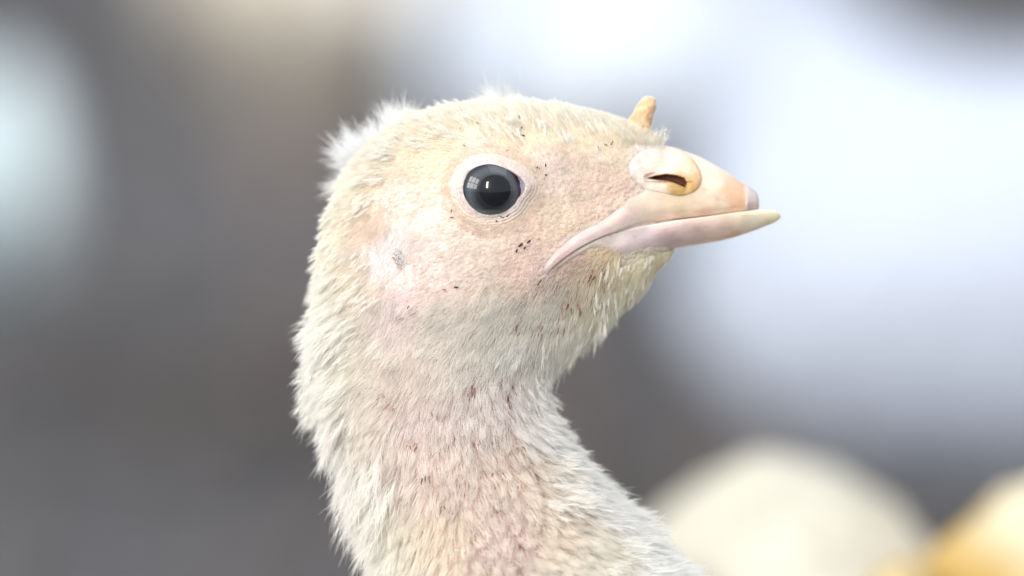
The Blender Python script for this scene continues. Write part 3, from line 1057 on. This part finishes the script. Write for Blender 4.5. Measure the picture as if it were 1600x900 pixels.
def add_strands(name, pts, rad, cols, parent=root):
    N = len(pts)
    cu = bpy.data.hair_curves.new(name)
    cu.add_curves([NP] * N)
    cu.position_data.foreach_set('vector', W(pts.reshape(-1, 3)).astype(np.float32).ravel())
    prof = np.array([1.0, 0.95, 0.8, 0.55, 0.15])
    rr_ = (rad[:, None] * prof[None]).ravel() * 0.01
    if 'radius' not in cu.attributes:
        cu.attributes.new('radius', 'FLOAT', 'POINT')
    cu.attributes['radius'].data.foreach_set('value', rr_.astype(np.float32))
    a = cu.attributes.new('col', 'FLOAT_COLOR', 'CURVE')
    c = np.ones((N, 4), np.float32); c[:, :3] = np.clip(cols, 0, 0.95)
    a.data.foreach_set('color', c.ravel())
    cu.materials.append(M_DOWN)
    o = bpy.data.objects.new(name, cu)
    COL.objects.link(o)
    o.parent = parent
    o['kind'] = 'stuff'
    return o


# clump guides
NG = 6000
tg, pg, ng = sample(NG, wgt)
fg = fld[tg]
gpx, gpy = PX(pg[:, 0]), PY(pg[:, 2])
gfl = make_dir(gpx, gpy, ng, fg, 0.22)
glen = fg[:, 3] * rng.uniform(0.75, 1.3, NG)
gcur = curves_of(pg, ng, gfl, fg[:, 2], glen)
kd = KDTree(NG)
for i, q in enumerate(pg):
    kd.insert(Vector(q), i)
kd.balance()

NH = 230000
t, p, nn = sample(NH, wgt)
ok = clear_of_bare(p)
t, p, nn = t[ok], p[ok], nn[ok]
f = fld[t]
px, py = PX(p[:, 0]), PY(p[:, 2])
fl_ = make_dir(px, py, nn, f, 0.30)
ln = f[:, 3] * rng.uniform(0.55, 1.25, len(p))
cur = curves_of(p, nn, fl_, f[:, 2], ln)
gi = np.array([kd.find(Vector(q))[1] for q in p])
k = (f[:, 5] * rng.uniform(0.6, 1.0, len(p)))[:, None, None] * (TT ** 1.2)[None, :, None]
cur = cur * (1 - k) + gcur[gi] * k
# a little wave in the long strands
amp = ln[:, None] * 0.05 * np.sin(TT[None] * 5 + rng.uniform(0, 6.28, len(p))[:, None]) * TT[None]
cur += amp[..., None] * np.cross(nn, fl_)[:, None]
colr = (0.72 * f[:, 6:9] ** 0.5 + 0.28 * np.array([0.93, 0.90, 0.86])) * 0.985 * rng.uniform(0.90, 1.05, len(p))[:, None] * (1 + 0.04 * rng.normal(0, 1, NG)[gi])[:, None]
rad = np.where(f[:, 3] < 0.1, 0.0040, 0.0032) * rng.uniform(0.7, 1.25, len(p))
add_strands('down', cur, rad, colr)

# plumes: loose fanned down feathers that make the fluffy outline of nape, neck, chin and crown
PL = [  # px, py, share, length, spread, lift, strands
    (560, 262, .5, .22, .30, 1.0), (520, 350, .7, .22, .30, .9), (506, 430, 1.0, .30, .30, .9), (503, 520, 1.2, .42, .30, .95), (506, 600, 1.3, .52, .28, 1.0), (520, 690, 1.4, .64, .26, 1.0),
    (545, 780, 1.5, .74, .24, .95), (562, 870, 1.5, .72, .24, .85), (640, 197, 1.0, .18, .34, 1.0), (720, 175, 1.0, .18, .34, 1.0), (800, 169, 1.0, .18, .34, 1.0), (900, 178, 1.0, .16, .32, .9),
    (980, 200, .8, .13, .30, .8), (1060, 386, 1.2, .14, .22, .5), (1030, 402, 1.3, .18, .22, .55), (990, 446, 1.4, .24, .22, .65), (940, 500, 1.3, .34, .24, .8), (890, 545, 1.3, .36, .26, .8), (862, 590, 1.0, .34, .3, .9),
    (866, 640, 1.0, .34, .3, 1.0), (890, 700, 1.2, .40, .3, 1.0), (930, 765, 1.2, .44, .28, 1.0), (990, 825, 1.2, .46, .28, 1.0), (1060, 890, 1.2, .46, .28, 1.0),
    (650, 560, .0, .3, .3, .4), (750, 400, 0, .1, .3, .3), (750, 700, .0, .3, .3, .4), (800, 850, .25, .36, .3, .5), (680, 830, .3, .36, .3, .5), (900, 850, .4, .4, .3, .6), (650, 320, 0, .1, .2, .2), (880, 300, 0, .1, .2, .2),
    (880, 420, 0, .1, .2, .2), (800, 500, 0, .2, .2, .3), (600, 650, .3, .4, .3, .6), (700, 620, 0, .3, .3, .3)]
PA = np.array(PL, float)
pf = np.zeros((len(TRI), 4))
pf[use] = shepard(tpx[use], tpy[use], PA[:, :2], PA[:, 2:], p=4.5, eps=10)
ny = np.abs(HN[TRI[:, 0], 1])
pw = np.where(use, tarea * np.clip(pf[:, 0] - 0.15, 0, 2) * smooth(0.97, 0.6, ny), 0) * np.where((tpx > 1000) & (tpy < 386), 0, 1) * np.where(cen[:, 1] > 0.9, 0.4, 1)
NCL, EACH, PER = 1150, 7, 34
NPL = NCL * EACH
t, p, nn = sample(NCL, pw)
t, p, nn = np.repeat(t, EACH), np.repeat(p, EACH, 0), np.repeat(nn, EACH, 0)
f2 = pf[t]
ff = fld[t]
jit = rng.normal(0, 1, (NPL, 3)) * (0.05 + 0.16 * f2[:, 1])[:, None]
p = p + jit - nn * (jit * nn).sum(1, keepdims=True) - nn * 0.02
px, py = PX(p[:, 0]), PY(p[:, 2])
fl_ = make_dir(px, py, nn, ff, 0.10)
clr = lambda a, b_, j_: np.repeat(rng.uniform(a, b_, NCL), EACH) * rng.uniform(1 - j_, 1 + j_, NPL)
side_ = np.repeat(rng.normal(0, .28, NCL), EACH)
d = nn * (f2[:, 3] * clr(.55, 1.3, .12))[:, None] + fl_ * 0.8 + np.cross(nn, fl_) * side_[:, None]
d /= np.linalg.norm(d, axis=1, keepdims=True)
droop = fl_ * rng.uniform(0.1, 0.7, NPL)[:, None] + rng.normal(0, .12, (NPL, 3))
L_ = f2[:, 1] * clr(.6, 1.35, .2)
t0_ = rng.uniform(0, 0.85, (NPL, PER))                       # where the barb leaves the shaft
sp_ = rng.normal(0, 1, (NPL, PER, 3)) * f2[:, 2][:, None, None]
bl = rng.uniform(0.35, 0.6, (NPL, PER)) * (1 - 0.62 * t0_)
pts = []
shaft = lambda tt: p[:, None] + L_[:, None, None] * (d[:, None] * tt[..., None] + 0.45 * droop[:, None] * (tt ** 2)[..., None])
for q in TT:
    tq = t0_ + bl * q
    pts.append(shaft(tq) + (L_[:, None] * bl)[..., None] * sp_ * (0.85 * q ** 0.8))
pcur = np.stack(pts, 2).reshape(-1, NP, 3)
pcol = np.repeat(0.3 * ff[:, 6:9] ** 0.5 + 0.7 * np.array([0.95, 0.945, 0.92]), PER, 0) * rng.uniform(.93, 1.02, NPL * PER)[:, None]
okp = clear_of_bare(pcur[:, 0])
add_strands('plumes', pcur[okp], rng.uniform(.0026, .0042, len(pcur))[okp], pcol[okp])

# stray outer tufts: nape, crown and crest fluff standing away on the far side of the crown
tp, tn, tf, tl, tc_ = [], [], [], [], []
def tuft(px, py, y, dx, dy, length, n, spread, col):
    for _ in range(n):
        q = np.array([X(px + rng.normal(0, spread)), y + rng.normal(0, 0.10), Z(py + rng.normal(0, spread))])
        d = np.array([dx + rng.normal(0, .32), rng.normal(0, .25), -dy + rng.normal(0, .32)])
        d /= np.linalg.norm(d)
        tp.append(q); tn.append(d); tl.append(length * rng.uniform(.5, 1.2)); tc_.append(lin(*col) * rng.uniform(.9, 1.05))
for args in ((560, 262, .9, -.9, -.1, .42, 170, 9, (246, 247, 248)), (550, 250, .85, -.8, -.6, .40, 240, 9, (247, 248, 249)), (566, 240, .8, -.6, -.8, .42, 240, 9, (247, 248, 249)),
             (590, 222, .75, -.3, -.9, .34, 180, 8, (247, 248, 249)), (618, 206, .7, -.25, -1, .46, 260, 8, (248, 248, 248)), (632, 196, .6, .2, -.9, .32, 160, 8, (247, 247, 246)),
             (535, 290, .7, -.9, .5, .34, 90, 6, (246, 246, 244)), (775, 165, .7, -.5, -.8, .36, 120, 8, (247, 246, 244)), (800, 164, .6, -.3, -.8, .24, 90, 9, (247, 246, 240)),
             (1030, 224, .0, .2, -1, .19, 60, 6, (248, 246, 238)), (1020, 222, -.1, .3, -.9, .17, 60, 7, (248, 245, 234)), (996, 208, -.16, .1, -1, .14, 70, 8, (246, 240, 226))):
    tuft(*args)
tp, tn, tl, tc_ = np.array(tp), np.array(tn), np.array(tl), np.array(tc_)
bend = rng.normal(0, 0.12, (len(tp), 3))
tcur = tp[:, None] + tl[:, None, None] * (tn[:, None] * TT[None, :, None] + bend[:, None] * (TT ** 2)[None, :, None])
add_strands('crest_fluff', tcur, np.full(len(tp), 0.0042), tc_)

# quills: short rosy brown sheaths of the growing feathers, thick on the throat side of the neck
spots = [(735, 608, 9), (795, 590, 6), (802, 605, 6), (785, 620, 5), (790, 640, 4), (690, 650, 4), (770, 690, 4), (812, 700, 4), (742, 692, 5), (720, 680, 3), (830, 745, 6),
         (775, 785, 5), (768, 770, 4), (885, 790, 5), (870, 800, 5), (850, 820, 4), (878, 815, 5), (835, 850, 5), (815, 845, 4), (740, 820, 5), (700, 790, 4), (640, 780, 3),
         (805, 880, 5), (760, 875, 5), (670, 750, 4), (720, 755, 4), (755, 740, 4), (850, 770, 4), (800, 760, 4), (690, 700, 3), (655, 690, 3), (600, 610, 3), (618, 640, 3),
         (905, 830, 4), (945, 845, 5), (960, 860, 5), (975, 875, 4), (550, 555, 3), (820, 720, 4), (780, 740, 3), (860, 750, 3), (900, 810, 4), (930, 470, 4), (905, 470, 3), (880, 480, 4),
         (925, 430, 4), (950, 440, 4), (895, 500, 3), (870, 505, 3), (840, 515, 3), (815, 520, 2), (800, 510, 2), (700, 455, 1), (650, 480, 1), (640, 490, 1)]
qp, qn, qf, ql, qc = [], [], [], [], []
for (sx_, sy_, cnt) in spots:
    for _ in range(int(cnt * 1.7)):
        a, b_ = sx_ + rng.normal(0, 5), sy_ + rng.normal(0, 5)
        hit = head_bvh.ray_cast(Vector((X(a), -8, Z(b_))), Vector((0, 1, 0)))
        if hit[0] is None:
            continue
        n_ = np.array(hit[1]);
        if n_[1] > 0: n_ = -n_
        qp.append(np.array(hit[0]) + n_ * rng.uniform(.02, .10)); qn.append(n_); ql.append(rng.uniform(.06, .15))
        qc.append(lin(*[(176, 140, 138), (154, 116, 114), (188, 152, 144), (142, 108, 98)][rng.integers(4)]))
qp, qn, ql, qc = map(np.array, (qp, qn, ql, qc))
qx, qy = PX(qp[:, 0]), PY(qp[:, 2])
qf = shepard(qx, qy, FA[:, :2], fvals, p=4, eps=10)
qfl = make_dir(qx, qy, qn, qf, 0.3)
qcur = curves_of(qp, qn, qfl, np.full(len(qp), .1), ql)
add_strands('quill_sheaths', qcur, rng.uniform(.009, .019, len(qp)), qc)

# bristles over the ear hole and around the eye
ep, en, ef, el_, ecol = [], [], [], [], []
while len(ep) < 1900:
    a, b_ = rng.uniform(570, 648), rng.uniform(340, 448)
    if poly_sdf(np.array([a]), np.array([b_]), EARP)[0] > rng.uniform(-4, 6):
        continue
    y = side_y([a], [b_])[0]
    dark = (math.hypot((a - 622) / 8, (b_ - 404) / 16) < 1) and rng.random() < 0.22
    ep.append((X(a), -(y + (0.045 if dark else 0.01)), Z(b_)))
    ef.append((0.75, -0.12, -0.5) if dark else (-.35 + rng.normal(0, .25), -.22, -.85))
    el_.append(rng.uniform(.07, .13))
    ecol.append(lin(168, 152, 146) if dark else lin(248, 244, 243) * rng.uniform(.9, 1.08))
ep, ef, el_, ecol = map(np.array, (ep, ef, el_, ecol))
ef = ef + rng.normal(0, .12, ef.shape); ef /= np.linalg.norm(ef, axis=1, keepdims=True)
# ... and a ring of fine bristles lying round the eyelids
phi_ = np.arange(nl)
lidn = (inner - c1) / np.linalg.norm(inner - c1, axis=1, keepdims=True)
ra = []
for _ in range(1500):
    q_ = rng.integers(nl)
    of = rng.uniform(5, 34)
    a, b_ = inner[q_] + lidn[q_] * of
    tang = np.array([-lidn[q_][1], lidn[q_][0]]) * (1 if rng.random() < .85 else -1)
    if lidn[q_][1] < 0: tang = -tang
    if tang[0] > 0.2: tang = -tang
    dv = tang * 0.9 + lidn[q_] * 0.35
    y = side_y([a], [b_])[0]
    ra.append((X(a), -(y + 0.008), Z(b_), dv[0], -dv[1], rng.uniform(.06, .12) * smooth(1, 14, np.array(of))))
ra = np.array(ra)
ep = np.vstack([ep, ra[:, :3]])
ef = np.vstack([ef, np.stack([ra[:, 3], -0.22 + 0 * ra[:, 3], ra[:, 4]], 1) + rng.normal(0, .15, (len(ra), 3))])
ef /= np.linalg.norm(ef, axis=1, keepdims=True)
el_ = np.concatenate([el_, ra[:, 5]])
ecol = np.vstack([ecol, lin(242, 230, 218) * rng.uniform(.88, 1.03, len(ra))[:, None]])
ecur = ep[:, None] + el_[:, None, None] * ef[:, None] * TT[None, :, None]
add_strands('face_bristles', ecur, np.full(len(ep), 0.0045), ecol)

# ------------------------------------------------------------------ dirt specks caught in the down
SPECKS = [(811, 187, 10, 2.0, 85), (813, 203, 6, 3, 80), (814, 212, 9, 3.2, 25), (752, 206, 5, 1.4, 50), (757, 213, 5, 1.6, 60), (748, 195, 5, 1.2, 45), (721, 203, 5, 1.4, 45), (727, 229, 4, 1.6, 15),
          (793, 237, 2.5, 1.8, 0), (841, 263, 4, 1.8, 45), (853, 260, 3.5, 2.4, 80), (853, 274, 3, 1.6, 0),
          (935, 232, 5, 1.8, 60), (945, 227, 4, 2, 40), (955, 225, 5, 2, 150), (804, 329, 9, 2.6, 140), (793, 337, 5, 2.6, 150), (785, 340, 4, 2.4, 20), (776, 347, 3.5, 2.2, 0),
          (706, 330, 3, 2.2, 90), (707, 341, 2.5, 2, 0), (812, 383, 5, 3, 150), (825, 378, 5, 2.2, 140), (808, 392, 4, 2.6, 90), (819, 388, 4, 2, 120), (714, 448, 5, 2.4, 5),
          (629, 861, 8, 3.4, 110), (632, 851, 6, 3.2, 60), (603, 620, 4, 2.4, 40), (631, 228, 3, 1.6, 70), (640, 480, 5, 1.4, 140), (968, 205, 3, 1.6, 60), (842, 442, 5, 2.0, 130)]
for (a, b_, l, w_, ang) in SPECKS:
    l, w_ = l * rng.uniform(1.2, 2.0), w_ * rng.uniform(.8, 1.4)
    ang = ang + rng.normal(0, 14)
    u = np.linspace(0, np.pi, 7); v = np.linspace(0, 2 * np.pi, 8, endpoint=False)
    V = np.array([(l / 2 * math.cos(q) , w_ / 2 * math.sin(q) * math.cos(r), w_ / 2 * math.sin(q) * math.sin(r)) for q in u for r in v]) / 100
    V *= (1 + 0.9 * fbm(V * 45 + a, 2))[:, None]
    V[:, 2] += 0.35 * w_ / 100 * np.sin(V[:, 0] * 140 / l + a)
    c, s = math.cos(R(-ang)), math.sin(R(-ang))
    V = np.stack([V[:, 0] * c - V[:, 2] * s, V[:, 1], V[:, 0] * s + V[:, 2] * c], 1)
    fq = shepard(np.array([float(a)]), np.array([float(b_)]), FA[:, :2], fvals, p=4, eps=10)[0]
    y = side_y([a], [b_])[0] + 0.02 + 0.22 * fq[3] * (0.4 + fq[2])
    mesh_obj('dirt_speck', W(V + np.array([X(a), -y, Z(b_)])), grid_faces(7, 8), M_DIRT, root)

# water drop on the forehead behind the beak
u = np.linspace(0, np.pi, 20); v = np.linspace(0, 2 * np.pi, 28, endpoint=False)
V = np.array([(0.055 * math.sin(a) * math.cos(b_), 0.05 * math.sin(a) * math.sin(b_), 0.10 * math.cos(a) * (1.15 if a < 1.57 else 0.9)) for a in u for b_ in v])
V = V * (1 + 0.05 * fbm(V * 14, 2))[:, None] + np.array([X(1040), 0.0, Z(212)])
dr = mesh_obj('water_drop', W(V), grid_faces(20, 28), M_WATER)
tag(dr, 'tiny clear water drop beside the snood at the top of the beak', 'water drop')
recalc(dr)

# ------------------------------------------------------------------ the flock behind
STAND = [(10.6, 17.6, 10.4, 16.6, .4), (9.8, 18.6, 9.6, 16.2, .9), (8.6, 18.9, 8.8, 15.6, 1.25), (7.5, 18.0, 8.2, 14.9, 1.2), (6.9, 16.5, 8.3, 14.2, 1.1), (6.4, 15, 8.7, 13, 1.4),
         (5.2, 14, 9.4, 11, 2.4), (3, 13.6, 9.6, 8.5, 3.6), (0, 13.6, 8, 6.5, 4.4), (-3, 13.2, 4, 5.4, 4.5), (-6, 12.4, -1, 5.5, 3.9), (-8.5, 11.5, -5, 6.8, 2.6), (-10.5, 10.8, -9, 8.8, 1.2), (-11.6, 10.5, -11.4, 10, .3)]
PECK = [(13.8, 2.3, 13.2, 1.6, .4), (13.5, 3.7, 12.2, 2.1, .9), (13.0, 5.1, 11.0, 3.3, 1.2), (12.3, 6.6, 10.1, 4.7, 1.1), (11.2, 8.4, 9.2, 5.6, 1.5), (9.2, 10.7, 8.2, 5.9, 2.6), (6, 12.6, 6.4, 5.5, 3.7),
        (2.5, 13.5, 4, 5.1, 4.4), (-1.2, 13.5, 1.2, 5.0, 4.6), (-4.6, 12.9, -2, 5.3, 4.1), (-7.4, 12.0, -5, 6.3, 3.0), (-9.6, 11.2, -8, 7.8, 1.8), (-11.2, 10.7, -10.6, 9.6, .8), (-12, 10.5, -11.8, 10.1, .2)]


def flock_bird(name, label, x, y, yaw, s, pose, col, back=None, slim=1.0):
    """a standing or pecking poult further off; s scales its centimetres"""
    rt = empty(name, (x, y, 0), R(yaw))
    tag(rt, label, 'turkey', 'turkey poults around the sharp one')
    P = np.array(STAND if pose == 'stand' else PECK, float)
    S = catmull(P, 150)
    ns = 80
    th = np.linspace(0, 2 * np.pi, ns, endpoint=False)
    V = np.zeros((150, ns, 3))
    for i, r in enumerate(S):
        b0 = np.array([r[0], 0, r[1]]); f0 = np.array([r[2], 0, r[3]])
        V[i] = (b0 + f0) / 2 + np.cos(th)[:, None] * (b0 - f0) / 2
        V[i, :, 1] = -np.sin(th) * max(r[4], .1) * slim
    V = V.reshape(-1, 3)
    cen_ = np.repeat(V.reshape(150, ns, 3).mean(1), ns, 0)
    V = cen_ + (V - cen_) * (1 + 0.05 * fbm(V * 0.8 + x * 50, 3) + 0.03 * fbm(V * 4 + y * 50, 3))[:, None]
    c = np.tile(lin(*col), (len(V), 1)) * (1 + 0.06 * fbm(V * .5 + 5, 3))[:, None]
    if back is not None:
        k_ = np.clip(smooth(-back[3], -back[4], -V[:, 2]) * (0.9 + 0.3 * fbm(V * 0.6, 2)), 0, 1)[:, None]
        c = c * (1 - k_) + lin(*back[:3]) * k_
    Vc, F = close_caps(V, 150, ns)
    bd = mesh_obj('body', Vc * 0.01 * s, F, M_PLUME, rt, cols=np.vstack([c, c[0], c[-1]]))
    recalc(bd)
    hx_, hz_ = ((9.2, 17.5) if pose == 'stand' else (12.7, 3.3))
    fw = np.array([1, 0, -.12]) if pose == 'stand' else np.array([.35, 0, -.94])
    h0 = np.array([10.3, 0, 17.1]) if pose == 'stand' else np.array([13.4, 0, 2.2])
    V, F = tube([h0 - fw * .3, h0 + fw * .5, h0 + fw * 1.2, h0 + fw * 1.5], [.62, .45, .2, .03], 14)
    mesh_obj('beak', V * 0.01 * s, F, M_HORN2, rt)
    for sg in (-1, 1):
        u = np.linspace(0, np.pi, 10); v = np.linspace(0, 2 * np.pi, 14, endpoint=False)
        V = np.array([(.3 * math.sin(a) * math.cos(b_), .3 * math.sin(a) * math.sin(b_), .3 * math.cos(a)) for a in u for b_ in v]) + np.array([hx_, sg * .92, hz_])
        mesh_obj('eye', V * 0.01 * s, grid_faces(10, 14), M_DARKEYE, rt)
        # folded wing
        u = np.linspace(0, np.pi, 22); v = np.linspace(0, 2 * np.pi, 28, endpoint=False)
        V = np.array([(5.4 * math.cos(a), 1.0 * math.sin(a) * math.cos(b_), 2.4 * math.sin(a) * math.sin(b_) * (1 - .25 * math.cos(a))) for a in u for b_ in v])
        V *= (1 + 0.08 * fbm(V * 1.2 + 3 * sg, 3))[:, None]
        V = V + np.array([-2.0, sg * (4.45 * slim - .55), 10.3])
        cw_ = np.tile(lin(*col) * .98, (len(V), 1))
        if back is not None:
            k_ = np.clip(smooth(-back[3], -back[4], -V[:, 2]) * (0.9 + 0.3 * fbm(V * 0.6, 2)), 0, 1)[:, None]
            cw_ = cw_ * (1 - k_) + lin(*back[:3]) * k_
        w_ = mesh_obj('wing', V * 0.01 * s, grid_faces(22, 28), M_PLUME, rt, cols=cw_)
        recalc(w_)
        V, F = leg_mesh((-.015 * s, sg * .022 * s, .066 * s), (0.002 * s, sg * .022 * s, .003), s)
        mesh_obj('leg', V, F, M_LEG, rt)
    return rt


flock_bird('turkey_poult', 'large white poult, a soft blur behind the beak at the right', .162, .87, 180, 1.25, 'stand', (194, 202, 218))
flock_bird('turkey_poult', 'white poult blurred across the top, above the snood and far behind', .041, 1.25, 84, 1.3, 'stand', (214, 220, 230))
flock_bird('turkey_poult', 'farthest poult, beige and blurred at the top between the dark floor and the crown', -.036, 1.50, 88, 1.4, 'stand', (234, 226, 212))
flock_bird('turkey_poult', 'bluish white poult cut off by the left edge of the photo', -.184, 1.00, 100, 1.25, 'stand', (206, 218, 222))
flock_bird('turkey_poult', 'cream poult with a rounded back just behind the neck, bottom of the photo', .051, .22, 94, 1.175, 'peck', (202, 197, 182), slim=.64)
flock_bird('turkey_poult', 'poult with an ochre stained flank in the bottom corner beneath the beak', .106, .15, 86, 1.245, 'peck', (214, 203, 174),
           back=(184, 148, 66, 13.15, 12.5), slim=.8)
